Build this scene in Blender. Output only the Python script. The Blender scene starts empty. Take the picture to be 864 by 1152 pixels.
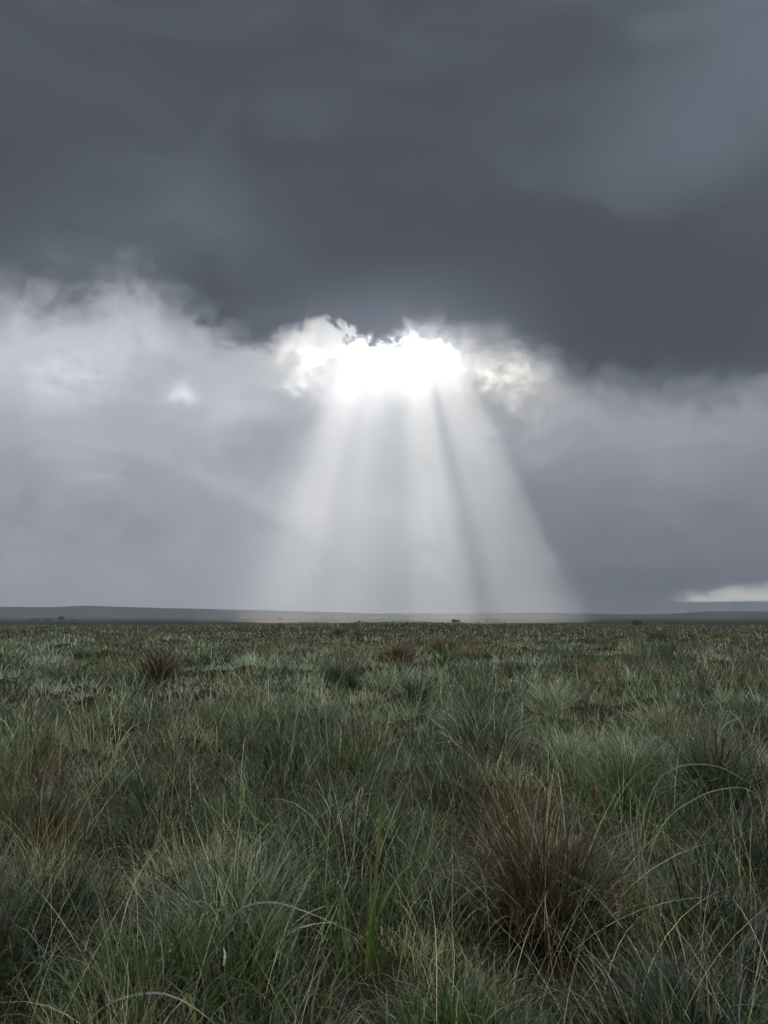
import bpy, math, random
import numpy as np
from mathutils import Vector

random.seed(11)
RNG = np.random.default_rng(11)
C = bpy.context.scene.collection
SC = bpy.context.scene
PI = math.pi

# ------------------------------------------------------------------ camera maths
CAM_H = 1.40
PITCH = math.radians(8.35)
FPX = 838.0                       # focal length in pixels of an 864 x 1152 picture

def ray(X, Y):
    cx, cy = (X - 432) / FPX, (576 - Y) / FPX
    return np.array([cx, math.cos(PITCH) - cy * math.sin(PITCH), math.sin(PITCH) + cy * math.cos(PITCH)])

def azel(X, Y):
    r = ray(X, Y)
    return math.degrees(math.atan2(r[0], r[1])), math.degrees(math.atan2(r[2], math.hypot(r[0], r[1])))

def ground_xy(X, Y):
    """where a sight line meets level ground"""
    r = ray(X, Y)
    t = CAM_H / max(1e-6, -r[2])
    return r[0] * t, r[1] * t

def at(X, Y, dist):
    """a point on a sight line, dist metres ahead"""
    r = ray(X, Y)
    return np.array([0, 0, CAM_H]) + r * (dist / r[1])

# ------------------------------------------------------------------ value noise (numpy)
_P = np.random.default_rng(5).random((256, 256))
def vnoise(x, y):
    x = np.asarray(x, float); y = np.asarray(y, float)
    xi, yi = np.floor(x).astype(int), np.floor(y).astype(int)
    fx, fy = x - xi, y - yi
    fx = fx * fx * (3 - 2 * fx); fy = fy * fy * (3 - 2 * fy)
    a = _P[xi & 255, yi & 255]; b = _P[(xi + 1) & 255, yi & 255]
    c = _P[xi & 255, (yi + 1) & 255]; d = _P[(xi + 1) & 255, (yi + 1) & 255]
    return (a * (1 - fx) + b * fx) * (1 - fy) + (c * (1 - fx) + d * fx) * fy

def fbm(x, y, o=4):
    s = 0; a = 0.5; n = 0
    for i in range(o):
        s = s + a * vnoise(np.asarray(x) * 2**i + 17.3 * i, np.asarray(y) * 2**i + 9.1 * i); n += a; a *= 0.5
    return s / n

def sstep(a, b, x):
    t = np.clip((np.asarray(x, float) - a) / (b - a), 0, 1)
    return t * t * (3 - 2 * t)

def _cell(x, y, g, ox):
    xi, yi = np.floor(x / g).astype(int), np.floor(y / g).astype(int)
    best = np.full(x.shape, 1e9); bx = np.zeros(x.shape); by = np.zeros(x.shape); h = np.zeros(x.shape)
    for a in (-1, 0, 1):
        for b in (-1, 0, 1):
            u, v = xi + a, yi + b
            cx = (u + .15 + .7 * _P[(u + ox) & 255, v & 255]) * g; cy = (v + .15 + .7 * _P[(v + 91) & 255, (u + ox) & 255]) * g
            d = np.hypot(x - cx, y - cy); m_ = d < best
            best = np.where(m_, d, best); bx = np.where(m_, cx, bx); by = np.where(m_, cy, by)
            h = np.where(m_, _P[(u * 3 + 17 + ox) & 255, (v * 5 + 40) & 255], h)
    return best / g, bx, by, h

def cell(x, y):
    """the tussock each point belongs to: distance from its middle (1 = a cell), middle, random number"""
    x = np.asarray(x, float); y = np.asarray(y, float)
    A = _cell(x, y, .62, 0); B = _cell(x, y, 1.5, 60)
    far = np.hypot(x, y) > 17 + 6 * (vnoise(x / 3, y / 3) - .5)
    return tuple(np.where(far, b, a) for a, b in zip(A, B)) + (np.where(far, 1.5, .62),)

def ground_z(x, y):
    x = np.asarray(x, float); y = np.asarray(y, float)
    r = np.hypot(x, y)
    near = 1 - sstep(60, 220, r)
    z = (fbm(x / 1.6 + 40, y / 1.6 + 40, 3) - 0.5) * 0.50 * near
    cd, _, _, ch, cg = cell(x, y)
    z = z + np.exp(-(cd / .36) ** 2) * (.05 + .10 * ch) * (1 - sstep(120, 220, r))
    z = z + (fbm(x / 6 + 3, y / 6 + 8, 3) - 0.5) * 0.35 * sstep(4, 12, r)
    z = z * (1 - sstep(250, 600, r))
    az = np.arctan2(x, y)
    crest = 0.12 + 0.9 * np.exp(-((az - 0.02) / 0.16) ** 2) - 0.10
    z = z + crest * sstep(60, 190, r) * (1 - sstep(210, 420, r))
    # behind the crest the moor dips, then a wide plain rises gently to the hills
    dip = -7.0 * sstep(230, 430, r) * (1 - sstep(450, 800, r))
    plain = 1.0 * sstep(480, 1300, r) + 7.6 * sstep(1250, 2300, r)
    z = z + (dip + plain) * sstep(-0.3, 0.2, y / np.maximum(r, 1e-6))
    z = z + (fbm(x / 140 + 7, y / 140, 3) - 0.5) * 3.2 * sstep(380, 900, r)
    return z

# ------------------------------------------------------------------ object helpers
def link(o, parent=None):
    C.objects.link(o)
    if parent is not None:
        o.parent = parent
    return o

def tag(o, label=None, cat=None, group=None, kind=None):
    if label: o['label'] = label
    if cat: o['category'] = cat
    if group: o['group'] = group
    if kind: o['kind'] = kind
    return o

def mesh_np(name, verts, faces, mat, cols=None, smooth=True, parent=None, loc=None):
    """verts (n,3), faces (m,4) or (m,3)"""
    me = bpy.data.meshes.new(name)
    verts = np.asarray(verts, np.float32)
    if loc is not None:
        verts = verts - np.asarray(loc, np.float32)
    faces = np.asarray(faces, np.int32)
    n, k = faces.shape
    me.vertices.add(len(verts)); me.vertices.foreach_set('co', verts.ravel())
    me.loops.add(n * k); me.loops.foreach_set('vertex_index', faces.ravel())
    me.polygons.add(n)
    me.polygons.foreach_set('loop_start', np.arange(0, n * k, k, dtype=np.int32))
    me.polygons.foreach_set('use_smooth', np.full(n, smooth))
    if cols is not None:
        ca = me.color_attributes.new('Col', 'FLOAT_COLOR', 'POINT')
        c4 = np.ones((len(verts), 4), np.float32); c4[:, :3] = cols
        ca.data.foreach_set('color', c4.ravel())
    me.update(calc_edges=True)
    me.materials.append(mat)
    o = bpy.data.objects.new(name, me)
    if loc is not None:
        o.location = loc
    return link(o, parent)

# ------------------------------------------------------------------ node helpers
class S:
    """a float socket one can do sums with"""
    T = None
    def __init__(s, sock): s.s = sock
    @staticmethod
    def op(name, *a, clamp=False):
        n = S.T.nodes.new('ShaderNodeMath'); n.operation = name; n.use_clamp = clamp
        for i, v in enumerate(a):
            if isinstance(v, S): S.T.links.new(v.s, n.inputs[i])
            else: n.inputs[i].default_value = float(v)
        return S(n.outputs[0])
    def __add__(s, o): return S.op('ADD', s, o)
    __radd__ = __add__
    def __sub__(s, o): return S.op('SUBTRACT', s, o)
    def __rsub__(s, o): return S.op('SUBTRACT', o, s)
    def __mul__(s, o): return S.op('MULTIPLY', s, o)
    __rmul__ = __mul__
    def __truediv__(s, o): return S.op('DIVIDE', s, o)
    def pow(s, p): return S.op('POWER', S.op('MAXIMUM', s, 0.0), p)
    def max(s, o): return S.op('MAXIMUM', s, o)
    def min(s, o): return S.op('MINIMUM', s, o)
    def clamp(s): return S.op('ADD', s, 0.0, clamp=True)
    def step(s, a, b):
        n = S.T.nodes.new('ShaderNodeMapRange'); n.interpolation_type = 'SMOOTHSTEP'
        S.T.links.new(s.s, n.inputs['Value'])
        for key, v in (('From Min', a), ('From Max', b)):
            if isinstance(v, S): S.T.links.new(v.s, n.inputs[key])
            else: n.inputs[key].default_value = v
        return S(n.outputs['Result'])

def lerp(a, b, t): return a + (b - a) * t if isinstance(a, S) or isinstance(b, S) else t * (b - a) + a

def material(name):
    m = bpy.data.materials.new(name); m.use_nodes = True
    nt = m.node_tree; nt.nodes.clear()
    S.T = nt
    return m, nt, nt.nodes.new('ShaderNodeOutputMaterial')

# ------------------------------------------------------------------ sky dome
RX, RZ = 3600.0, 1200.0
def lathe(name, prof, mat, seg=128):
    """prof: list of (r, z); first and last have r = 0"""
    v = [(0, 0, prof[0][1])]
    for r, z in prof[1:-1]:
        for i in range(seg):
            a = 2 * PI * i / seg
            v.append((r * math.cos(a), r * math.sin(a), z))
    v.append((0, 0, prof[-1][1]))
    me = bpy.data.meshes.new(name)
    f = []
    rings = len(prof) - 2
    for i in range(seg):
        j = (i + 1) % seg
        f.append((0, 1 + i, 1 + j))
        for k in range(rings - 1):
            a = 1 + k * seg
            f.append((a + i, a + seg + i, a + seg + j, a + j))
        a = 1 + (rings - 1) * seg
        f.append((a + j, a + i, len(v) - 1))
    me.from_pydata(v, [], f); me.update()
    for p in me.polygons: p.use_smooth = True
    me.materials.append(mat)
    o = bpy.data.objects.new(name, me)
    return link(o)

EXPO = 4.0
SUN_AZ, SUN_EL = azel(446, 255)

def sky_material(name, opening):
    m, nt, out = material(name)
    N, L = nt.nodes, nt.links
    tc = N.new('ShaderNodeTexCoord')
    off = N.new('ShaderNodeVectorMath'); off.operation = 'SUBTRACT'
    L.new(tc.outputs['Object'], off.inputs[0]); off.inputs[1].default_value = (0, 0, CAM_H)
    nrm = N.new('ShaderNodeVectorMath'); nrm.operation = 'NORMALIZE'
    L.new(off.outputs[0], nrm.inputs[0])
    sep = N.new('ShaderNodeSeparateXYZ'); L.new(nrm.outputs[0], sep.inputs[0])
    x, y, z = (S(sep.outputs[i]) for i in range(3))
    az = S.op('ARCTAN2', x, y) * (180 / PI)
    el = S.op('ARCSINE', z) * (180 / PI)

    def noise(scale, det, rough=0.5, sz=1.0, dist=0.0, seed=0.0, lac=2.0):
        mp = N.new('ShaderNodeMapping'); L.new(nrm.outputs[0], mp.inputs['Vector'])
        mp.inputs['Scale'].default_value = (1, 1, sz); mp.inputs['Location'].default_value = (seed, seed * .7, seed * 1.3)
        n = N.new('ShaderNodeTexNoise'); L.new(mp.outputs[0], n.inputs['Vector'])
        n.inputs['Scale'].default_value = scale; n.inputs['Detail'].default_value = det
        n.inputs['Roughness'].default_value = rough; n.inputs['Distortion'].default_value = dist
        n.inputs['Lacunarity'].default_value = lac
        return S(n.outputs['Fac'])

    n_big = noise(3.2, 3, .5, 2.2, .4, 3.1)
    n_mid = noise(9, 5, .55, 1.7, .5, 7.7)
    n_fine = noise(26, 6, .6, 1.3, .35, 1.4)
    n_puff = noise(17, 4, .62, 1.2, .9, 5.2)
    n_str = noise(5.5, 5, .58, 4.2, .7, 12.3)
    n_crumb = noise(48, 5, .62, 1.15, .5, 9.4)

    crumb = (n_fine * .40 + n_crumb * .35 + noise(90, 4, .6, 1.1, .3, 6.2) * .25).step(.41, .61)
    wa = az + (n_mid - .5) * 5.0 + (n_fine - .5) * 2.6
    we = el + (n_mid - .5) * 3.4 + (n_fine - .5) * 2.2
    ba = az + (n_big - .5) * 9.0 + (n_mid - .5) * 3
    be = el + (n_big - .5) * 6.0 + (n_mid - .5) * 2.5

    def G(X, Y, sx, sy, amp, warp=1, rot=0):
        """a soft patch of cloud round one direction; sizes in degrees"""
        a0, e0 = azel(X, Y)
        A, E = ((az, el), (wa, we), (ba, be))[warp]
        u, v = A - a0, E - e0
        if rot:
            c, s_ = math.cos(math.radians(rot)), math.sin(math.radians(rot))
            u, v = u * c + v * s_, v * c - u * s_
        q = (u * (1 / sx)) * (u * (1 / sx)) + (v * (1 / sy)) * (v * (1 / sy))
        return S.op('EXPONENT', q * -1.0) * amp

    def curve(src, pts, lo, hi, vmax):
        fc = N.new('ShaderNodeFloatCurve')
        L.new(((src - lo) * (1 / (hi - lo))).clamp().s, fc.inputs['Value'])
        cm = fc.mapping; c = cm.curves[0]
        P = [((p[0] - lo) / (hi - lo), p[1] / vmax) for p in pts]
        while len(c.points) < len(P): c.points.new(0.5, 0.5)
        for cp, q in zip(c.points, P): cp.location = q
        cm.update()
        return S(fc.outputs[0]) * vmax

    # lower edge of the dark deck
    edge_px = [(-120, 352), (0, 350), (90, 358), (150, 338), (200, 366), (235, 388), (290, 396), (330, 372), (365, 364),
               (400, 378), (440, 388), (500, 382), (540, 392), (585, 402), (640, 434), (720, 455), (800, 457), (864, 448), (980, 440)]
    ep = [azel(*p) for p in edge_px]
    B = curve(az, ep, ep[0][0], ep[-1][0], 40.0)
    puffy = (n_mid - .5) * 2.4 + (n_fine - .5) * 3.4 + (n_puff - .5) * 3.4 + (n_crumb - .5) * 3.2
    # width of the transition: crisp near the opening, soft at the sides
    wid = lerp(2.2, .40, G(390, 385, 6.5, 14, 1, 0).clamp())
    deck = (el - B + puffy).step(wid * -1.0, wid * 1.6)

    # ---- brightness of the lower, lit bank (as seen through clear air)
    def ysc(pts):
        q = [(azel(432, p[0])[1], p[1]) for p in pts]; q.sort()
        return curve(el + (n_big - .5) * 3, q, q[0][0], q[-1][0], 1.0)
    left = ysc([(700, .36), (640, .41), (560, .46), (500, .47), (440, .53), (390, .56), (330, .54)])
    right = ysc([(700, .21), (640, .165), (580, .21), (520, .30), (470, .36), (420, .34), (330, .26)])
    side = (az + (n_big - .5) * 10).step(-6.0, 9.0)
    bank = lerp(left, right, side)
    bank = bank * ((n_big - .5) * .40 + (n_mid - .5) * .62 + (n_fine - .5) * .30 + (n_crumb - .5) * .12 + 1.0)
    # a lower, duller layer whose top edge slopes down to the right
    q = sorted([azel(-150, 462), azel(0, 482), azel(100, 498), azel(160, 510), azel(230, 545), azel(330, 590), azel(420, 640)])
    edge = curve(az, q, q[0][0], q[-1][0], 40.0)
    lay = (edge - el + (n_mid - .5) * 2.2 + (n_fine - .5) * 2.0).step(-.35, .75)
    bank = bank * (1.0 - lay * .15)
    bank = bank + G(60, 400, 4, 4, .10, 2) + (G(160, 370, 6.5, 2.8, .10) + G(85, 420, 2.6, 1.8, .16)) * crumb + G(60, 505, 9, 1.1, .07, 2, 8)
    bank = bank - G(300, 505, 5, 2.0, .10, 2) - G(150, 560, 8, 3, .05, 2) + G(205, 445, 1.0, .8, .45) + G(80, 425, 1.4, .7, .12)
    bank = bank + G(330, 430, 5, 5, .10, 2) + G(600, 430, 5, 3, .10, 2) - G(340, 470, 3, 2.5, .06)
    # crumbs of sunlit cloud round the opening
    crumb2 = (n_puff * .35 + n_crumb * .30 + noise(85, 4, .6, 1.1, .3, 2.2) * .35).step(.43, .62)
    bank = bank + (G(348, 398, 2.4, 1.8, .5) + G(575, 412, 3.2, 1.9, .75) + G(345, 432, 1.2, .7, .5)) * lerp(.15, 1.15, crumb)
    bank = bank + (G(575, 415, 3.0, 1.7, .35) + G(563, 465, 1.3, 1.0, .4) + G(525, 396, 3.4, 1.3, .35) + G(600, 472, 1.4, 1.5, .16) + G(598, 508, 2.0, .6, .14, 1, -20)) * crumb2
    # break in the cloud low on the right
    a0, e0 = azel(835, 677)
    low = (el + (n_mid - .5) * .25).step(e0 - .06, e0 + .12) * (1.0 - (we + (n_puff - .5) * 1.3 - (az - azel(770, 0)[0]) * .16).step(e0 + .15, e0 + 1.4))
    low = low * (az + (n_fine - .5) * 3).step(azel(752, 677)[0], azel(790, 677)[0])
    low_in = low * (1.0 - az.step(azel(812, 0)[0], azel(850, 0)[0]) * .45)

    # ---- brightness of the dark deck
    dk = (n_big - .5) * .04 + (n_mid - .5) * .05 + (n_str - .5) * .085 + (n_fine - .5) * .03 + (n_puff - .5) * .02 + .012
    dk = dk + G(850, 30, 9, 8, .075, 2) + G(720, 170, 10, 4, .03, 2) + G(200, 245, 7, 3.2, .055, 2) + G(60, 300, 7, 2.5, .055, 2)
    dk = dk + G(450, 352, 10, 2.0, .06, 1) - G(700, 340, 10, 3.5, .014, 2) + G(350, 330, 14, 3, .025, 2) - G(250, 330, 5, 2, .02)
    dk = dk.max(.006)
    bank = bank - G(455, 485, 5, 4, .14, 0)
    lum = lerp(bank, dk, deck)

    # ---- opening where the sun breaks through
    g = G(447, 401, 5.3, 1.9, 1.0) + G(405, 395, 2.2, 1.5, .35) + G(480, 415, 1.8, 1.4, .35)
    g = g * (1.0 - deck * .75)
    glow = G(445, 400, 7, 2.6, .20, 0) * (1.0 - deck * .82) + G(448, 400, 6.4, 2.3, .75) * (1.0 - deck * .8)
    lum = lum + glow
    hole = g.step(.55, 1.05) * ((n_crumb - .5) * .8 + 1.0)
    # thin bars of cloud across the opening part the shaft into beams
    def bar(Xb, wpx, amt):
        a_ = azel(446 + (Xb - 446) * .345, 405)[0]
        w_ = wpx * .345 * 57.3 / FPX
        u = (az - a_) * (1 / w_)
        return S.op('EXPONENT', u * u * -1.0) * amt
    bars = bar(546, 15, .44) + bar(430, 16, .09) + bar(602, 9, .05)
    # where direct sun gets through (a soft-edged window in the direction of the opening)
    ac, ec = azel(445, 400)
    fa, fe = az + (n_fine - .5) * 3.2 + (n_crumb - .5) * 3.2, el + (n_puff - .5) * 2.2 + (n_fine - .5) * 1.8 + (n_crumb - .5) * 2.2
    ua, ue = (fa - ac) * (1 / 4.95), (fe - ec) * (1 / 1.20)
    win = 1.0 - (ua * ua * ua * ua + ue * ue).step(.45, 1.35)
    thru = (win * (1.0 - bars) * (1.0 - deck)).clamp()

    # ---- beyond the picture: plain overcast, brightness added overhead and behind to light the grass
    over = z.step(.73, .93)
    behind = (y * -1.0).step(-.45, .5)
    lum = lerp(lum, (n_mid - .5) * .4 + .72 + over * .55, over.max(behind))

    # colour: cool slate in the dark, neutral where bright, cream near the sun
    cr = N.new('ShaderNodeValToRGB')
    L.new((lum * .9).clamp().s, cr.inputs['Fac'])
    e = cr.color_ramp.elements
    e[0].position = 0.0; e[0].color = (.70, .93, 1.32, 1)
    e[1].position = 1.0; e[1].color = (.97, .99, 1.04, 1)
    k = e.new(.16); k.color = (.89, .96, 1.14, 1)
    k = e.new(.40); k.color = (.96, .98, 1.08, 1)
    warm = (G(570, 415, 5, 3.5, .9) + G(345, 400, 3.5, 3.0, .7) + low).clamp() * (1.0 - deck)
    mx = N.new('ShaderNodeMix'); mx.data_type = 'RGBA'
    L.new(warm.s, mx.inputs['Factor']); L.new(cr.outputs[0], mx.inputs['A']); mx.inputs['B'].default_value = (1.03, 1.0, .90, 1)
    lum = lerp(lum, lum + .45, low_in)

    em = N.new('ShaderNodeEmission')
    L.new(mx.outputs['Result'], em.inputs['Color'])
    L.new((lum * (1 / 2 ** EXPO) * SKY_GAIN).s, em.inputs['Strength'])
    tr = N.new('ShaderNodeBsdfTransparent')
    ms = N.new('ShaderNodeMixShader')
    L.new(thru.s, ms.inputs['Fac']); L.new(em.outputs[0], ms.inputs[1]); L.new(tr.outputs[0], ms.inputs[2])
    # the clouds in front of the window stay bright where light comes through them
    add = N.new('ShaderNodeAddShader')
    em2 = N.new('ShaderNodeEmission'); L.new(((hole * .5).max(thru * .35) * (3.0 / 2 ** EXPO)).s, em2.inputs['Strength'])
    em2.inputs['Color'].default_value = (1, .99, .96, 1)
    L.new(ms.outputs[0], add.inputs[0]); L.new(em2.outputs[0], add.inputs[1])
    L.new((add if opening else em).outputs[0], out.inputs['Surface'])
    m.cycles.emission_sampling = 'NONE'
    return m

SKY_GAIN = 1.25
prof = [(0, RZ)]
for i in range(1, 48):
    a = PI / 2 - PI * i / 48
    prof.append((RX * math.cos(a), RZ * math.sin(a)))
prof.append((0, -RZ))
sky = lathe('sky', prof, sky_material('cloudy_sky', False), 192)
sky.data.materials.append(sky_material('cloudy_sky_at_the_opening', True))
for p_ in sky.data.polygons:      # only the faces round the opening let direct sun through
    c_ = p_.center
    a_ = math.degrees(math.atan2(c_.x, c_.y)); e_ = math.degrees(math.atan2(c_.z - CAM_H, math.hypot(c_.x, c_.y)))
    if -8 < a_ < 11 and 12.5 < e_ < 27: p_.material_index = 1
tag(sky, 'dark storm cloud deck over a brighter grey bank with one blazing opening', 'sky', kind='structure')

# ------------------------------------------------------------------ haze: one closed body of even, pale air
m, nt, out = material('damp_air')
pv = nt.nodes.new('ShaderNodeVolumePrincipled')
pv.inputs['Color'].default_value = (.875, .935, 1.0, 1)
pv.inputs['Density'].default_value = 2.2e-4
pv.inputs['Anisotropy'].default_value = .08
nt.links.new(pv.outputs[0], out.inputs['Volume'])
HZ = .975
prof = [(0, RZ * HZ)]
for i in range(1, 25):
    a = PI / 2 * (1 - i / 24.0)
    prof.append((RX * HZ * math.cos(a), RZ * HZ * math.sin(a)))
prof.append((RX * HZ, -14.0)); prof.append((0, -14.0))
haze = lathe('haze', prof, m, 128)
tag(haze, 'damp grey air lit by shafts of sunlight under the clouds', 'haze', kind='stuff')

# ------------------------------------------------------------------ ground sheet and hills
def ground_material(name, hill=False):
    m, nt, out = material(name)
    N, L = nt.nodes, nt.links
    tc = N.new('ShaderNodeTexCoord')
    def noise(sc, det, rough=.55):
        n = N.new('ShaderNodeTexNoise'); L.new(tc.outputs['Object'], n.inputs['Vector'])
        n.inputs['Scale'].default_value = sc; n.inputs['Detail'].default_value = det; n.inputs['Roughness'].default_value = rough
        return S(n.outputs['Fac'])
    f = noise(.9, 6) * .35 + noise(.06, 5) * .35 + noise(.006, 5) * .30
    cr = N.new('ShaderNodeValToRGB'); L.new(f.s, cr.inputs['Fac'])
    e = cr.color_ramp.elements
    e[0].position = .36; e[0].color = (.022, .020, .013, 1)
    e[1].position = .66; e[1].color = (.075, .078, .052, 1)
    k = e.new(.46); k.color = (.050, .036, .024, 1)
    k = e.new(.54); k.color = (.040, .048, .030, 1)
    b = N.new('ShaderNodeBsdfPrincipled'); b.inputs['Roughness'].default_value = .95
    b.inputs['Specular IOR Level'].default_value = .0
    if hill:  # paler, bluer soil colours: extra haze painted into the hills
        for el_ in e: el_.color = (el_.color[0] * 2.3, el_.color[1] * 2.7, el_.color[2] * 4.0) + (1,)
    L.new(cr.outputs[0], b.inputs['Base Color'])
    bp = N.new('ShaderNodeBump'); bp.inputs['Strength'].default_value = .8; bp.inputs['Distance'].default_value = .3
    L.new((noise(3.0, 6, .65)).s, bp.inputs['Height']); L.new(bp.outputs[0], b.inputs['Normal'])
    L.new(b.outputs[0], out.inputs['Surface'])
    return m
M_GROUND = ground_material('moor_soil')
M_HILL = ground_material('haze_paled_hill', True)

rad = np.concatenate([[0.0], np.geomspace(.4, 3420, 420)])
segs = 900
# finer in front
ta = np.linspace(-PI, PI, segs, endpoint=False)
ta = ta - .55 * np.sin(ta)              # bunch the columns round az = 0 (straight ahead)
RR, TT = np.meshgrid(rad, ta, indexing='ij')
GX, GY = RR * np.sin(TT), RR * np.cos(TT)
GZ = ground_z(GX, GY)
V = np.stack([GX, GY, GZ], -1).reshape(-1, 3)
i, j = np.meshgrid(np.arange(len(rad) - 1), np.arange(segs), indexing='ij')
j2 = (j + 1) % segs
F = np.stack([i * segs + j, (i + 1) * segs + j, (i + 1) * segs + j2, i * segs + j2], -1).reshape(-1, 4)
ground = mesh_np('ground', V, F, M_GROUND)
tag(ground, 'open moorland soil under the rough grass, running out to a far plain', 'ground', kind='structure')

def ridge(name, pts, dist, depth, label, rough=2.0):
    """a long hill whose skyline passes the given directions at the given distance"""
    xs = np.linspace(-70, 70, 280)
    px = np.array([azel(p[0], p[1]) for p in pts])
    o = np.argsort(px[:, 0])
    ele = np.interp(xs, px[o, 0], px[o, 1])
    ele = np.where(xs < px[o, 0][0], ele - (px[o, 0][0] - xs) * .004, ele)
    base_r = dist
    rows = np.linspace(-1, 1, 22)
    vv = []
    for rrow in rows:
        prof = max(0.0, 1 - abs(rrow) ** 1.7)
        r = base_r + rrow * depth
        X, Y = r * np.sin(np.radians(xs)), r * np.cos(np.radians(xs))
        top = CAM_H + np.tan(np.radians(ele)) * base_r
        gz = ground_z(X, Y)
        z = gz - 4 + (top - gz + 4) * prof + (fbm(X / 90, Y / 90, 4) - .5) * rough * prof
        vv.append(np.stack([X, Y, z], -1))
    vv = np.array(vv).reshape(-1, 3)
    n = len(xs)
    a, b = np.meshgrid(np.arange(len(rows) - 1), np.arange(n - 1), indexing='ij')
    ff = np.stack([a * n + b, a * n + b + 1, (a + 1) * n + b + 1, (a + 1) * n + b], -1).reshape(-1, 4)
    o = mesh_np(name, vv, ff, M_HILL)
    return tag(o, label, 'hill', kind='structure')

ridge('hills', [(-200, 684), (0, 682.5), (60, 683), (95, 681), (125, 682.5), (210, 684.5), (320, 687), (420, 690), (500, 690),
                (600, 689), (700, 691), (760, 690.5), (790, 688), (864, 688), (1050, 687)], 3120, 250,
      'long low flat-topped hills along the horizon, faded by haze')
ridge('hills', [(-200, 697), (0, 696.5), (40, 696), (90, 697.5), (200, 697.5), (330, 699), (420, 699.5), (600, 699.5),
                (700, 697), (864, 695.5), (1050, 696)], 2000, 220,
      'low dark rise on the plain in front of the far hills', 1.5)

# ------------------------------------------------------------------ grass
def leaf_material(name, rough=.34, trans=.42, spec=.65):
    m, nt, out = material(name)
    N, L = nt.nodes, nt.links
    at_ = N.new('ShaderNodeAttribute'); at_.attribute_name = 'Col'
    b = N.new('ShaderNodeBsdfPrincipled'); b.inputs['Roughness'].default_value = rough
    b.inputs['Specular IOR Level'].default_value = spec
    b.inputs['Coat Weight'].default_value = .7; b.inputs['Coat Roughness'].default_value = .16
    L.new(at_.outputs['Color'], b.inputs['Base Color'])
    t = N.new('ShaderNodeBsdfTranslucent'); L.new(at_.outputs['Color'], t.inputs['Color'])
    ms = N.new('ShaderNodeMixShader'); ms.inputs['Fac'].default_value = trans
    L.new(b.outputs[0], ms.inputs[1]); L.new(t.outputs[0], ms.inputs[2])
    L.new(ms.outputs[0], out.inputs['Surface'])
    return m
M_GRASS = leaf_material('wet_grass')

PAL = {  # base colours of the kinds of blade
    'green':  [(.078, .140, .045), (.055, .105, .036), (.115, .180, .060)],
    'blue':   [(.085, .150, .085), (.060, .115, .068), (.125, .195, .125)],
    'frost':  [(.500, .560, .470), (.640, .690, .620), (.330, .400, .320)],
    'straw':  [(.520, .470, .290), (.340, .290, .160), (.640, .600, .440)],
    'brown':  [(.160, .092, .040), (.100, .060, .030), (.240, .150, .070)],
    'rust':   [(.150, .058, .026), (.105, .045, .022), (.060, .034, .020)],
    'dark':   [(.020, .042, .020), (.014, .030, .016), (.036, .062, .028)],
    'bright': [(.110, .205, .050), (.150, .250, .070), (.085, .165, .045)],
}
KINDS = list(PAL)
PALA = np.array([PAL[k] for k in KINDS])          # kinds x 3 x rgb
KI = {k: i for i, k in enumerate(KINDS)}

def blades(root, phi, a0, bend, length, width, col, seg, curl=None, rng=RNG):
    """vectorised ribbons; returns verts, faces, colours"""
    n = len(root)
    if n == 0: return None
    t = np.linspace(0, 1, seg + 1)
    pw = rng.uniform(1.0, 2.2, n)
    ang = a0[:, None] + bend[:, None] * t[None, :] ** pw[:, None]
    ph = phi[:, None] + (curl if curl is not None else rng.normal(0, .35, n))[:, None] * t[None, :]
    ds = length[:, None] / seg
    am = .5 * (ang[:, 1:] + ang[:, :-1]); pm = .5 * (ph[:, 1:] + ph[:, :-1])
    st = np.stack([np.sin(am) * np.sin(pm), np.sin(am) * np.cos(pm), np.cos(am)], -1) * ds[..., None]
    P = np.concatenate([np.zeros((n, 1, 3)), np.cumsum(st, 1)], 1) + root[:, None, :]
    tw = rng.uniform(-PI, PI, n)[:, None] * .5 + ph
    side = np.stack([np.cos(tw), -np.sin(tw), rng.normal(0, .25, n)[:, None] + 0 * tw], -1)
    w = width[:, None] * (1 - t[None, :] ** 2.2 * .93) * (.55 + .45 * np.minimum(1, t[None, :] * 4)) * .5
    A = P - side * w[..., None]; Bv = P + side * w[..., None]
    V = np.stack([A, Bv], 2).reshape(n, -1, 3)
    k = 2 * np.arange(seg)
    f = np.stack([k, k + 1, k + 3, k + 2], -1)
    F = (f[None] + (np.arange(n) * 2 * (seg + 1))[:, None, None]).reshape(-1, 4)
    # tips of many blades are drier and paler
    dry = (rng.random(n) ** 2)[:, None, None] * (t[None, :, None] ** 1.5) * .75
    tipc = np.where((rng.random(n) < .5)[:, None], np.array([[.42, .46, .43]]), np.array([[.36, .29, .17]]))
    cc = col[:, None, :] * (1 - dry) + tipc[:, None, :] * dry
    cc = np.repeat(cc, 2, 1).reshape(-1, 3)
    return V.reshape(-1, 3), F, cc

def merge(parts):
    parts = [p for p in parts if p is not None]
    off = 0; V, F, Cc = [], [], []
    for v, f, c in parts:
        V.append(v); F.append(f + off); Cc.append(c); off += len(v)
    return np.concatenate(V), np.concatenate(F), np.concatenate(Cc)

def pick_cols(kinds, rng=RNG):
    n = len(kinds)
    c = PALA[kinds, rng.integers(0, 3, n)]
    c = c * np.array([1.06, 1.10, .80])
    return c * rng.uniform(.45, 1.55, (n, 1)) * rng.uniform(.93, 1.07, (n, 3))

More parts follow.
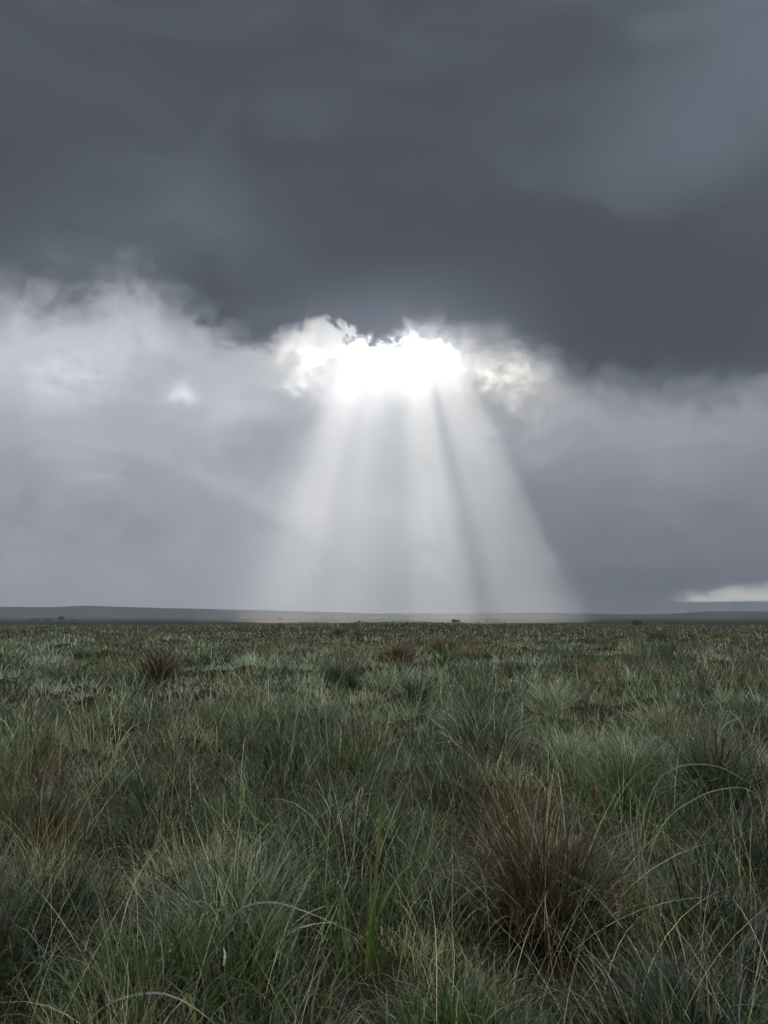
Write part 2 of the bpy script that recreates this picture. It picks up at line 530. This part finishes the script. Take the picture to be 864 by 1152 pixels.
# ---- the named tussocks: (X, Y of the foot, radius m, height m, palette mix, label ...)
# px position of the foot in an 864 x 1152 picture
TUSSOCKS = [
  (618, 1075, .38, .52, 'rustbig', 'largest rust-brown tussock, tall and tangled, close to the camera on the lower right', 'grass tussock'),
  (265, 1128, .34, .36, 'bluebig', 'wide blue-green tussock close to the camera with dewy arching blades', 'grass tussock'),
  (180, 775, .62, .66, 'brownspiky', 'spiky dark brown tussock standing alone on the left of the moor', 'grass tussock'),
  (58, 772, .42, .42, 'blue', 'pale blue-green tussock left of the spiky brown one', 'grass tussock'),
  (445, 752, .85, .62, 'rustmound', 'rounded brown tussock in the middle distance below the shafts of light', 'grass tussock'),
  (503, 737, .95, .66, 'rustmound', 'rounded brown tussock just beyond and right of the other brown one', 'grass tussock'),
  (383, 778, .48, .48, 'dark', 'dark green tussock in front and left of the rounded brown one', 'grass tussock'),
  (313, 767, .50, .36, 'dark', 'low dark green tussock between the spiky brown one and its darker neighbour', 'grass tussock'),
  (468, 793, .42, .40, 'blue', 'bushy blue-green tussock below the rounded brown ones', 'grass tussock'),
  (545, 862, .52, .50, 'darkbig', 'broad dark green tussock with a frosty crown in the centre of the moor', 'grass tussock'),
  (322, 880, .34, .42, 'dark', 'dark green tussock left of the broad frosty-crowned one', 'grass tussock'),
  (238, 750, .60, .34, 'dark', 'small dark tussock beyond and right of the spiky brown one', 'grass tussock'),
  (622, 808, .55, .36, 'frost', 'mounded pale green tussock with frosted blades right of centre', 'grass tussock'),
  (748, 826, .50, .40, 'frostbrown', 'pale frosted mound with brown stems on the right', 'grass tussock'),
  (705, 925, .34, .42, 'green', 'fresh green tussock of upright blades beyond the big rust-brown one', 'grass tussock'),
  (808, 925, .34, .46, 'dark', 'dark green tussock at the right behind the arching pale stems', 'grass tussock'),
  (580, 760, .60, .34, 'dark', 'low dark tussock right of the rounded brown ones', 'grass tussock'),
  (662, 762, .62, .36, 'brown', 'dull brown tussock right of centre in the middle distance', 'grass tussock'),
  (622, 744, .80, .34, 'dark', 'dark green tussock beyond the dull brown one', 'grass tussock'),
  (722, 775, .48, .30, 'dark', 'small dark tussock in front of a dull brown one on the right', 'grass tussock'),
  (382, 716, 1.1, .75, 'rust', 'small dark rust-coloured clump near the skyline left of the light shafts', 'heather clump'),
  (168, 722, 1.6, .50, 'brown', 'long low brown clump near the skyline on the left', 'heather clump'),
  (742, 722, 1.3, .85, 'rust', 'rust-brown clump near the skyline on the far right', 'heather clump'),
  (815, 720, 2.2, .62, 'brown', 'wide low brown clump near the skyline at the right edge', 'heather clump'),
  (95, 742, .55, .34, 'dark', 'small dark tussock beyond the pale blue-green one on the left', 'grass tussock'),
  (640, 868, .34, .28, 'frost', 'low frosted mound right of the broad dark green one', 'grass tussock'),
  (402, 1168, .20, .60, 'bright', 'tall upright clump of bright green blades at the bottom of the picture', 'grass clump'),
  (795, 850, .36, .30, 'blue', 'low blue-green tussock beside the dry reddish stems', 'grass tussock'),
]
MIX = {
  'rustbig':    [('rust', .36), ('brown', .22), ('straw', .10), ('dark', .25), ('green', .07)],
  'bluebig':    [('blue', .46), ('frost', .18), ('green', .24), ('straw', .06), ('dark', .06)],
  'brownspiky': [('brown', .42), ('rust', .14), ('dark', .34), ('straw', .10)],
  'rustmound':  [('brown', .46), ('rust', .28), ('dark', .12), ('straw', .14)],
  'brown':      [('brown', .50), ('straw', .20), ('dark', .15), ('green', .15)],
  'rust':       [('rust', .60), ('brown', .25), ('dark', .15)],
  'blue':       [('blue', .62), ('frost', .18), ('dark', .20)],
  'dark':       [('dark', .60), ('green', .24), ('blue', .16)],
  'darkbig':    [('dark', .55), ('blue', .25), ('frost', .15), ('green', .05)],
  'frost':      [('frost', .62), ('blue', .14), ('green', .14), ('straw', .10)],
  'frostbrown': [('frost', .48), ('brown', .26), ('straw', .16), ('dark', .10)],
  'green':      [('green', .60), ('bright', .20), ('blue', .12), ('straw', .08)],
  'bright':     [('bright', .75), ('green', .25)],
}
def mix_kinds(mix, n, rng=RNG):
    ks = [KI[k] for k, _ in mix]; ps = np.array([p for _, p in mix]); ps = ps / ps.sum()
    return rng.choice(ks, n, p=ps)

tus_xy = []
for (X, Y, R, H, mx, lab, cat) in TUSSOCKS:
    x, y = ground_xy(X, Y)
    tus_xy.append((x, y, R))
TXY = np.array(tus_xy)

def make_tussock(x, y, R, H, mixname, seed, name='grass_tussock', dens=1.0):
    rng = np.random.default_rng(seed)
    d = math.hypot(x, y)
    lod = np.clip(d / 5.0, .7, 14)
    n = int(np.clip(1500 * R / .45 * dens / lod ** .6, 220, 2600))
    if mixname == 'bright': n = 26
    mix = MIX[mixname]
    kinds = mix_kinds(mix, n, rng)
    rr = R * .62 * np.sqrt(rng.random(n)) * rng.uniform(.5, 1, n); th = rng.uniform(0, 2 * PI, n)
    px, py = x + rr * np.sin(th), y + rr * np.cos(th)
    pz = ground_z(px, py) - .02 + .10 * H * (1 - (rr / (R * .62)) ** 2)
    upright = mixname in ('bright',)
    phi = th + rng.normal(0, 1.15, n)
    a0 = np.abs(.05 + .60 * rr / (R * .62) + rng.normal(0, .22, n)) * (.3 if upright else 1)
    bend = np.abs(rng.normal(1.05, .85, n)) * (.35 if upright else .5 if mixname == 'brownspiky' else 1.0)
    ln = H * np.where(rng.random(n) < .18, rng.uniform(.95, 1.35, n), rng.uniform(.35, .95, n)) * (1.0 + .3 * (bend > 1.3))
    if mixname in ('brownspiky',): ln *= np.where(rng.random(n) < .1, 1.25, .95)
    w0 = rng.uniform(.0016, .0050, n) * (1 + .9 * (rng.random(n) < .12)) * (3.0 if upright else 1.15)
    w = np.maximum(w0, .0009 * d)
    col = pick_cols(kinds, rng)
    segn = 7 if d < 6 else 5 if d < 15 else 4
    V, F, c = blades(np.stack([px, py, pz], -1), phi, a0, bend, ln, w, col, segn, rng=rng)
    return mesh_np(name, V, F, M_GRASS, c, loc=(x, y, float(ground_z(x, y))))

for k, ((X, Y, R, H, mx, lab, cat), (x, y, R_)) in enumerate(zip(TUSSOCKS, tus_xy)):
    o = make_tussock(x, y, R, H * (1.18 if R < 1 and mx != 'bright' else 1.0), mx, 100 + k, cat.replace(' ', '_'))
    tag(o, lab, cat, 'tussocks standing out of the moor grass' if 'tussock' in cat else 'clumps of dark growth in the grass')

# ---- the general grass, one mass
def field(r0, r1, half, n, seg, wmul):
    """n blades over a sector, drawn evenly in ln(r); each belongs to the tussock whose cell it stands in"""
    n = int(n * math.log(r1 / r0))
    r = np.exp(RNG.uniform(math.log(r0), math.log(r1), n)); a = RNG.uniform(-half, half, n)
    px, py = r * np.sin(a), r * np.cos(a)
    # little bunches
    px = px + RNG.normal(0, .02, n) * np.clip(r / 5, 1, 6); py = py + RNG.normal(0, .02, n) * np.clip(r / 5, 1, 6)
    keep = np.ones(n, bool)
    for (tx, ty, R_) in tus_xy:
        keep &= (px - tx) ** 2 + ((py - ty) / (1.0 + .04 * ty)) ** 2 > (R_ * .84) ** 2
    r, px, py = r[keep], px[keep], py[keep]; n = len(r)
    cd, bx, by, ch, cg = cell(px, py)
    # thin out the lanes between tussocks
    k2 = RNG.random(n) < np.clip(1.45 - 1.5 * cd, .16 + .12 * (r < 6), 1)
    r, px, py, cd, bx, by, ch, cg = (q[k2] for q in (r, px, py, cd, bx, by, ch, cg)); n = len(r)
    p1 = fbm(bx / 2.2 + 11, by / 2.2 + 5, 3); p2 = fbm(bx / 3.4 + 60, by / 3.4 + 31, 3); p4 = fbm(bx / 16 + 20, by / 16 + 44, 3)
    fr = sstep(3.0, 11, r)
    wts = np.stack([
            .62 - .12 * fr,                                            # green
        .22 + 2.0 * np.clip(p1 - .5, 0, 1),                        # blue
        (.18 + 3.5 * np.clip(p2 - .46, 0, 1)) * (.30 + 1.9 * fr) * (1 - .85 * sstep(45, 110, r)),  # frost, more beyond the foreground to paint in dew sheen
        .30 + 1.4 * np.clip(p4 - .5, 0, 1),                        # straw
        .09 + .35 * sstep(45, 110, r) + 2.6 * np.clip(p4 - .53, 0, 1) + 1.2 * np.clip(.42 - p2, 0, 1),       # brown
        .02 + 1.2 * np.clip(.38 - p2, 0, 1),                       # rust
        (.34 + 1.8 * np.clip(.44 - p1, 0, 1)) * (2.7 - 1.6 * fr + .5 * sstep(45, 110, r)),   # dark
        .14 + .16 * (1 - fr) + .9 * np.clip(p1 - .52, 0, 1)], -1)                   # bright
    wts /= wts.sum(1, keepdims=True); cum = np.cumsum(wts, 1)
    u_cell = (ch * 7.31 + bx * 3.77 + by * 1.93) % 1.0
    main = (u_cell[:, None] > cum).sum(1).clip(0, 7)
    own = (RNG.random(n)[:, None] > cum).sum(1).clip(0, 7)
    kinds = np.where(RNG.random(n) < .60, main, own)
    dark_main = np.isin(main, [KI['dark'], KI['brown'], KI['rust']])
    kinds = np.where(dark_main & (kinds == KI['frost']) & (RNG.random(n) < .6), main, kinds)
    th = np.arctan2(px - bx, py - by)
    phi = th + RNG.normal(0, 1.0, n)
    up = RNG.random(n) < .35
    a0 = np.abs(RNG.normal(.16, .2, n)) + .75 * cd * np.where(up, .5, 1)
    bend = np.abs(RNG.normal(1.05, .75, n)) * np.where(up, .5, 1)
    tall = (.14 + .19 * ch ** 1.3 + .13 * dark_main) * (.72 + .28 * sstep(3.0, 6.0, r))
    ln = tall * (1 + .5 * (RNG.random(n) < .12)) * np.clip(1.40 - 1.15 * cd, .40, 1.4) * RNG.uniform(.5, 1.35, n) * (1 + .35 * (bend > 1.3)) * np.where(cg > 1, 1.15, 1)
    fine = np.isin(kinds, [KI['frost'], KI['straw'], KI['brown']])
    broad = RNG.random(n) < .24 * (r < 9) + .12 * (r >= 9)
    w0 = np.where(fine, RNG.uniform(.0014, .0032, n), RNG.uniform(.0024, .0052, n) * np.where(broad, 2.0, 1))
    w = np.maximum(np.minimum(w0, .0035 * r), np.where(fine, .00066, .00088) * r) * wmul
    curl = RNG.normal(0, .7, n)
    root = np.stack([px, py, ground_z(px, py) - .01], -1)
    return blades(root, phi, a0, bend, ln, w, pick_cols(kinds), seg, curl=curl)

parts = [
    field(1.9, 5.0, .80, 46000, 6, 1.0),
    field(5.0, 14.0, .74, 68000, 5, 1.0),
    field(14.0, 50.0, .68, 66000, 4, 1.05),
    field(50.0, 260.0, .62, 38000, 3, 1.15),
]
# thinner growth round the sides and behind the viewer
nb = 26000
r = np.exp(RNG.uniform(math.log(.9), math.log(14), nb)); a = RNG.uniform(.75, 2 * PI - .75, nb)
px, py = r * np.sin(a), r * np.cos(a)
parts.append(blades(np.stack([px, py, ground_z(px, py) - .01], -1), RNG.uniform(0, 2 * PI, nb), np.abs(RNG.normal(.3, .3, nb)),
    np.abs(RNG.normal(.9, .6, nb)), RNG.uniform(.25, .55, nb), np.maximum(.004, .0016 * r), pick_cols(mix_kinds(MIX['frost'] + MIX['green'], nb)), 4))
# long pale stray stems leaning through the mat
ns = 3000
r = np.exp(RNG.uniform(math.log(2.2), math.log(22), ns)); a = RNG.uniform(-.75, .75, ns)
px, py = r * np.sin(a), r * np.cos(a)
parts.append(blades(np.stack([px, py, ground_z(px, py)], -1), RNG.uniform(0, 2 * PI, ns), np.abs(RNG.normal(.3, .3, ns)),
    np.abs(RNG.normal(.9, .6, ns)), RNG.uniform(.35, .75, ns), np.maximum(.0016, .0005 * r) * RNG.uniform(.8, 1.4, ns),
    pick_cols(mix_kinds([('straw', .55), ('frost', .35), ('brown', .1)], ns)) * 1.25, 8, curl=RNG.normal(0, .6, ns)))
V, F, Cc = merge(parts)
grass = mesh_np('grass', V, F, M_GRASS, Cc)
tag(grass, 'rough wet moor grass, green, frosted and straw-coloured blades mixed', 'grass', kind='stuff')
print('grass faces', len(F))

# ------------------------------------------------------------------ single stalks and leaves
def catmull(P, n=48):
    P = np.asarray(P, float); Q = np.concatenate([[2 * P[0] - P[1]], P, [2 * P[-1] - P[-2]]])
    out = []
    m_ = len(P) - 1
    for q in np.linspace(0, m_ - 1e-6, n):
        k = int(q); t = q - k; a, b, c, d = Q[k:k + 4]
        out.append(.5 * (2 * b + (c - a) * t + (2 * a - 5 * b + 4 * c - d) * t * t + (3 * b - a - 3 * c + d) * t ** 3))
    return np.array(out)

def strip(P, w, fold=.35, col=(.4, .4, .35), taper=1.6, belly=0.0, col_tip=None):
    """a folded leaf blade along a path: three rows of points"""
    P = np.asarray(P); n = len(P); t = np.linspace(0, 1, n)
    T = np.gradient(P, axis=0); T /= np.linalg.norm(T, axis=1, keepdims=True) + 1e-9
    up = np.array([.25, -1.0, .3]); side = np.cross(T, up); side /= np.linalg.norm(side, axis=1, keepdims=True) + 1e-9
    nn = np.cross(side, T)
    ww = w * .5 * ((1 - t ** taper * .95) * (1 - belly) + belly * np.sin(PI * np.clip(t, .03, .98)) ** .7)
    A = P - side * ww[:, None] + nn * (ww * fold)[:, None]; B_ = P + side * ww[:, None] + nn * (ww * fold)[:, None]
    V = np.stack([A, P, B_], 1).reshape(-1, 3)
    k = 3 * np.arange(n - 1)
    F = np.concatenate([np.stack([k, k + 1, k + 4, k + 3], -1), np.stack([k + 1, k + 2, k + 5, k + 4], -1)])
    c = np.array(col)[None] * (.7 + .6 * np.random.default_rng(n).random((n, 1)))
    if col_tip is not None: c = c * (1 - t[:, None] ** 2) + np.array(col_tip)[None] * t[:, None] ** 2
    return V, F, np.repeat(c, 3, 0)

def tube(P, r0, r1, col, k=6):
    P = np.asarray(P); n = len(P)
    T = np.gradient(P, axis=0); T /= np.linalg.norm(T, axis=1, keepdims=True) + 1e-9
    a = np.cross(T, [0.3, 1, .1]); a /= np.linalg.norm(a, axis=1, keepdims=True) + 1e-9; b = np.cross(T, a)
    rr = np.linspace(r0, r1, n)
    V = []
    for i in range(k):
        q = 2 * PI * i / k
        V.append(P + (a * math.cos(q) + b * math.sin(q)) * rr[:, None])
    V = np.stack(V, 1).reshape(-1, 3)
    F = []
    for i in range(n - 1):
        for j in range(k):
            F.append((i * k + j, i * k + (j + 1) % k, (i + 1) * k + (j + 1) % k, (i + 1) * k + j))
    return V, np.array(F), np.ones((len(V), 1)) * np.array(col)[None]

def path(pts):
    """root (X, Y, dist) put on the ground, then the points the stem passes"""
    P = [at(*p) for p in pts]
    P[0][2] = float(ground_z(P[0][0], P[0][1])) - .01
    return catmull(P)

PALE, DEW, STRAW = (.50, .47, .36), (.36, .42, .38), (.46, .38, .24)
def put(name, geo, loc=None, parent=None, mat=None):
    V, F, c = geo
    if parent is not None:
        o = mesh_np(name, V, F, mat or M_GRASS, c, parent=parent, loc=parent.location)
        o.location = (0, 0, 0)
        return o
    return mesh_np(name, V, F, mat or M_GRASS, c, loc=loc)

def stalk(name, pts, w, col, label, cat, tip=None, tubey=False):
    P = path(pts)
    g = tube(P, w * .5, w * .2, col, 5) if tubey else strip(P, w, col=col, col_tip=tip, belly=.35)
    o = put(name, g, loc=tuple(float(v) for v in P[0]))
    tag(o, label, cat, 'single stems and blades standing out of the foreground grass', 'thing')
    return o

stalk('bent_grass', [(236, 1150, 2.75), (262, 1030, 2.62), (300, 1015, 2.56), (345, 1026, 2.5), (412, 1056, 2.42)], .0058, DEW,
      'broad dewy blade arching right over the wide blue-green tussock', 'bent grass')
stalk('bent_grass', [(240, 1150, 2.7), (247, 1040, 2.62), (228, 1014, 2.58), (190, 1026, 2.52)], .0045, DEW,
      'short dewy blade arching left from the wide blue-green tussock', 'bent grass')
stalk('bent_grass', [(75, 1215, 2.45), (118, 1132, 2.32), (168, 1117, 2.25), (208, 1127, 2.2), (255, 1162, 2.15)], .0072, DEW,
      'wide dewy blade arching along the bottom left edge of the picture', 'bent grass')
stalk('grass_stalk', [(718, 1000, 3.9), (722, 930, 3.85), (740, 880, 3.8), (766, 862, 3.75), (806, 862, 3.7), (842, 880, 3.65)], .0062, PALE,
      'tall pale stem arching right, the higher of two behind the big rust-brown tussock', 'grass stalk', tubey=True)
stalk('grass_stalk', [(712, 1010, 3.7), (742, 935, 3.65), (785, 897, 3.6), (828, 886, 3.55), (850, 892, 3.5)], .0060, PALE,
      'pale stem arching right, the lower of two behind the big rust-brown tussock', 'grass stalk', tubey=True)
stalk('grass_stalk', [(775, 1190, 2.7), (757, 1120, 2.65), (738, 1050, 2.6), (727, 1003, 2.58)], .0058, PALE,
      'straight pale stem leaning left at the bottom right of the picture', 'grass stalk', tubey=True)
stalk('grass_stalk', [(557, 1185, 2.7), (558, 1120, 2.68), (556, 1072, 2.66)], .0050, PALE,
      'short straight cut-looking pale stem in front of the big rust-brown tussock', 'grass stalk', tubey=True)
stalk('grass_stalk', [(772, 1200, 2.6), (773, 1130, 2.58), (778, 1080, 2.56)], .0045, STRAW,
      'short straw stem standing upright beside the pale leaning one at bottom right', 'grass stalk', tubey=True)
stalk('bent_grass', [(683, 1130, 2.95), (680, 1040, 2.92), (681, 968, 2.9)], .0115, (.10, .17, .06),
      'broad upright green blade in front of the right side of the big rust-brown tussock', 'bent grass')
stalk('bent_grass', [(745, 1160, 2.8), (736, 1080, 2.78), (727, 1010, 2.76)], .009, (.15, .22, .08),
      'yellow-green blade leaning beside the straight pale stem at bottom right', 'bent grass')
stalk('grass_stalk', [(397, 945, 3.7), (400, 915, 3.68), (404, 890, 3.66), (408, 888, 3.64), (404, 906, 3.6)], .0062, (.5, .5, .44),
      'pale stem with its tip folded over, behind the bright green clump', 'grass stalk')
stalk('grass_stalk', [(18, 1150, 2.8), (14, 1090, 2.8), (10, 1050, 2.8)], .0050, PALE,
      'pale upright stem at the left edge of the foreground', 'grass stalk', tubey=True)
stalk('grass_stalk', [(583, 960, 3.9), (588, 900, 3.85), (600, 878, 3.8), (640, 905, 3.7), (700, 925, 3.6)], .0032, STRAW,
      'thin straw stem bent over to the right behind the big rust-brown tussock', 'grass stalk', tubey=True)

# the pale stalk with a seed head
P = path([(259, 1150, 2.75), (255, 1030, 2.72), (248, 970, 2.7), (243, 938, 2.7)])
e = bpy.data.objects.new('seed_stalk', None); e.location = P[0]; link(e)
tag(e, 'upright pale stalk with a narrow seed head rising from the wide blue-green tussock', 'seed stalk',
    'single stems and blades standing out of the foreground grass')
put('stem', tube(P, .0028, .0012, (.42, .40, .27), 6), parent=e)
hs = []
rg = np.random.default_rng(3)
for k in range(46):
    q = P[int(25 + 22 * k / 46)]
    u = rg.uniform(0, 2 * PI); l = rg.uniform(.008, .022)
    d_ = np.array([math.cos(u) * .4, math.sin(u) * .4, 1.0]); d_ /= np.linalg.norm(d_)
    hs.append(strip(np.array([q, q + d_ * l * .5, q + d_ * l + [0, 0, -.001]]), .0034, col=(.46, .43, .30), belly=.8))
put('seed_head', merge(hs), parent=e)

# stem with a folded white leaf tip
P = path([(256, 1180, 2.5), (254, 1110, 2.47), (252, 1078, 2.45)])
e = bpy.data.objects.new('grass_stalk', None); e.location = P[0]; link(e)
tag(e, 'short stem ending in a folded white leaf, in front of the wide blue-green tussock', 'grass stalk',
    'single stems and blades standing out of the foreground grass')
put('stem', tube(P, .0016, .0012, (.40, .38, .26), 5), parent=e)
q = P[-1]
put('leaf', strip(catmull([q + [0, 0, -.02], q + [.003, 0, .01], q + [-.003, -.003, .034]], 9), .0085, col=(.72, .75, .80), belly=.6), parent=e)

# dock plants with red leaves
def dock(X, Y, dist, tips, label):
    base = at(X, Y, dist); base[2] = float(ground_z(base[0], base[1]))
    e = bpy.data.objects.new('dock_plant', None); e.location = base; link(e)
    tag(e, label, 'dock plant', 'red-leaved plants in the grass')
    top = at(tips[0][0], tips[0][1], dist)
    P = catmull([base, .5 * (base + top) + [.01, 0, 0], top], 12)
    put('stem', tube(P, .003, .0015, (.12, .05, .03), 6), parent=e)
    for (tx, ty, dx, sz, cl) in tips:
        q = at(tx, ty, dist)
        pk = catmull([P[7], q + [-dx * .3, 0, sz * .35], q + [0, -.01, 0], q + [dx, -.03, -sz * .6]], 12)
        put('leaf', strip(pk, sz * .30, col=cl, belly=.95, fold=.5, taper=3), parent=e)
    return e
dock(672, 950, 4.6, [(668, 884, .012, .042, (.21, .035, .020)), (674, 900, .015, .026, (.16, .035, .025))],
     'small plant with a bright red hanging leaf behind the big rust-brown tussock')
dock(632, 985, 3.9, [(629, 918, .004, .046, (.17, .035, .020)), (622, 932, -.012, .025, (.12, .035, .025))],
     'small plant with a dark red upright leaf at the top of the big rust-brown tussock')
dock(806, 905, 4.7, [(805, 826, .015, .042, (.060, .030, .022)), (816, 836, .035, .045, (.065, .032, .024)), (823, 848, .04, .040, (.055, .03, .02)),
                     (799, 846, -.02, .045, (.06, .03, .02)), (812, 858, .03, .05, (.07, .03, .02))],
     'dead dark stem with drooping maroon leaves at the right of the moor')

# thistle-like seed head
base = at(752, 890, 4.5); base[2] = float(ground_z(base[0], base[1])); top = at(739, 834, 4.5)
e = bpy.data.objects.new('dried_flower', None); e.location = base; link(e)
tag(e, 'dried flower with a pale ragged head left of the dark stem with maroon leaves', 'dried flower')
P = catmull([base, .5 * (base + top) + [.03, 0, .03], top], 12)
put('stem', tube(P, .0028, .0018, (.10, .08, .05), 6), parent=e)
hs = []
for k in range(60):
    d_ = rg.normal(0, 1, 3); d_[2] = abs(d_[2]) * .8 - .2; d_ /= np.linalg.norm(d_)
    hs.append(strip(np.array([top, top + d_ * .02, top + d_ * rg.uniform(.025, .045)]), .010, col=np.array((.42, .43, .42)) * rg.uniform(.6, 1.2), belly=.8))
put('flower_head', merge(hs), parent=e)

# ------------------------------------------------------------------ far shrubs and trees
def leafy(c, rx, ry, rz, n, size, col, seed, flat=.0):
    """leaf clumps through an uneven crown"""
    rg = np.random.default_rng(seed)
    lobes = [(rg.uniform(-.6, .6) * rx, rg.uniform(-.6, .6) * ry, rg.uniform(-.35, .5) * rz, rg.uniform(.35, .62)) for _ in range(9)]
    L_ = rg.integers(0, 9, n)
    lob = np.array(lobes)[L_]
    d_ = rg.normal(0, 1, (n, 3)); d_ /= np.linalg.norm(d_, axis=1, keepdims=True); d_ *= (rg.random(n) ** .45)[:, None]
    p = lob[:, :3] + d_ * np.array([rx, ry, rz]) * lob[:, 3:4] + np.asarray(c)
    p[:, 2] = np.maximum(p[:, 2], c[2] - rz * (1 - flat))
    u = rg.normal(0, 1, (n, 3)); u /= np.linalg.norm(u, axis=1, keepdims=True)
    v = np.cross(u, rg.normal(0, 1, (n, 3))); v /= np.linalg.norm(v, axis=1, keepdims=True)
    s_ = (size * rg.uniform(.5, 1.3, n))[:, None]
    V = np.stack([p - u * s_, p + v * s_ * .6, p + u * s_, p - v * s_ * .6], 1).reshape(-1, 3)
    F = np.arange(4 * n).reshape(-1, 4)
    cc = np.repeat(np.array(col)[None] * rg.uniform(.6, 1.5, (n, 1)), 4, 0)
    return V, F, cc

def tree(X, dist, wd, ht, label, seed, shrub=False, col=(.035, .045, .028)):
    r_ = ray(X, 700); x, y = r_[0] / r_[1] * dist, dist
    z = float(ground_z(x, y))
    e = bpy.data.objects.new('shrub' if shrub else 'tree', None); e.location = (x, y, z); link(e)
    tag(e, label, 'shrub' if shrub else 'tree', 'lone shrubs on the skyline' if shrub else 'far trees on the plain')
    rg = np.random.default_rng(seed)
    th = ht * (.12 if shrub else .38)
    tp = np.array([x, y, z])
    bits = [tube(catmull([tp + [0, 0, -.3], tp + [.02 * wd, 0, th * .6], tp + [0, 0, th + .25 * ht]], 6), wd * .035, wd * .015, (.05, .04, .03), 7)]
    for k in range(6):
        a = 2 * PI * k / 6 + rg.uniform(-.4, .4)
        bits.append(tube(catmull([tp + [0, 0, th * .7], tp + [math.cos(a) * wd * .16, math.sin(a) * wd * .16, th + ht * .12],
                                  tp + [math.cos(a) * wd * .33, math.sin(a) * wd * .33, th + ht * rg.uniform(.2, .42)]], 6), wd * .014, wd * .005, (.05, .04, .03), 5))
    put('trunk', merge(bits), parent=e)
    cz = z + (th + (ht - th) * .5)
    put('crown', leafy((x, y, cz), wd * .5, wd * .5, (ht - th) * .62, 1500, ht * .055, col, seed + 7, .1), parent=e)

tree(513, 196, 2.7, 1.25, 'small flat-topped shrub alone on the skyline in front of the light shafts', 1, True)
tree(717, 176, 2.5, 1.35, 'round dark shrub alone on the skyline right of the light shafts', 2, True)
tree(404, 210, .9, .7, 'tiny shrub on the skyline under the left of the light shafts', 3, True)
tree(68, 930, 10, 7.6, 'tallest tree of the far group on the plain at the left', 4)
tree(53, 950, 13, 5.2, 'broad low tree next to the tallest one of the far group at the left', 5)
tree(38, 960, 12, 5.0, 'low tree at the outer end of the far group at the left', 6)
tree(81, 900, 5, 4.2, 'small tree just right of the tallest tree on the plain', 8)
tree(315, 1020, 9, 6.2, 'lone hazy tree on the plain inside the left edge of the light shafts', 9)

# ------------------------------------------------------------------ world, sun, camera
w = bpy.data.worlds.new('World'); SC.world = w; w.use_nodes = True
nt = w.node_tree
st = nt.nodes.new('ShaderNodeTexSky'); st.sky_type = 'NISHITA'; st.sun_disc = False
st.sun_elevation = math.radians(SUN_EL); st.sun_rotation = math.radians(SUN_AZ)
st.altitude = 3000; st.air_density = .5; st.dust_density = .3
mxw = nt.nodes.new('ShaderNodeVectorMath'); mxw.operation = 'MULTIPLY'; mxw.inputs[1].default_value = (1.0, .86, .66)
nt.links.new(st.outputs[0], mxw.inputs[0]); nt.links.new(mxw.outputs[0], nt.nodes['Background'].inputs['Color'])
nt.nodes['Background'].inputs['Strength'].default_value = .05

sl = bpy.data.lights.new('sun', 'SUN'); sl.energy = 4.5; sl.angle = math.radians(.6); sl.color = (1, .92, .80)
so = bpy.data.objects.new('sun', sl); link(so)
dv = Vector((math.sin(math.radians(SUN_AZ)) * math.cos(math.radians(SUN_EL)), math.cos(math.radians(SUN_AZ)) * math.cos(math.radians(SUN_EL)), math.sin(math.radians(SUN_EL))))
so.rotation_euler = dv.to_track_quat('Z', 'Y').to_euler()

cam = bpy.data.cameras.new('camera'); co = bpy.data.objects.new('camera', cam); link(co)
co.location = (0, 0, CAM_H)
co.rotation_euler = (PI / 2 + PITCH, 0, 0)
cam.sensor_fit = 'VERTICAL'; cam.sensor_height = 36.0; cam.lens = FPX / 1152 * 36.0
cam.clip_start = .05; cam.clip_end = 12000
SC.camera = co

SC.view_settings.view_transform = 'Standard'; SC.view_settings.look = 'None'
SC.view_settings.exposure = EXPO; SC.view_settings.gamma = 1.0
SC.cycles.use_denoising = True
SC.cycles.use_adaptive_sampling = True; SC.cycles.adaptive_threshold = .03; SC.cycles.adaptive_min_samples = 16
SC.cycles.max_bounces = 5; SC.cycles.diffuse_bounces = 2; SC.cycles.glossy_bounces = 2
SC.cycles.transmission_bounces = 2; SC.cycles.volume_bounces = 1; SC.cycles.transparent_max_bounces = 8
SC.cycles.sample_clamp_indirect = 4.0
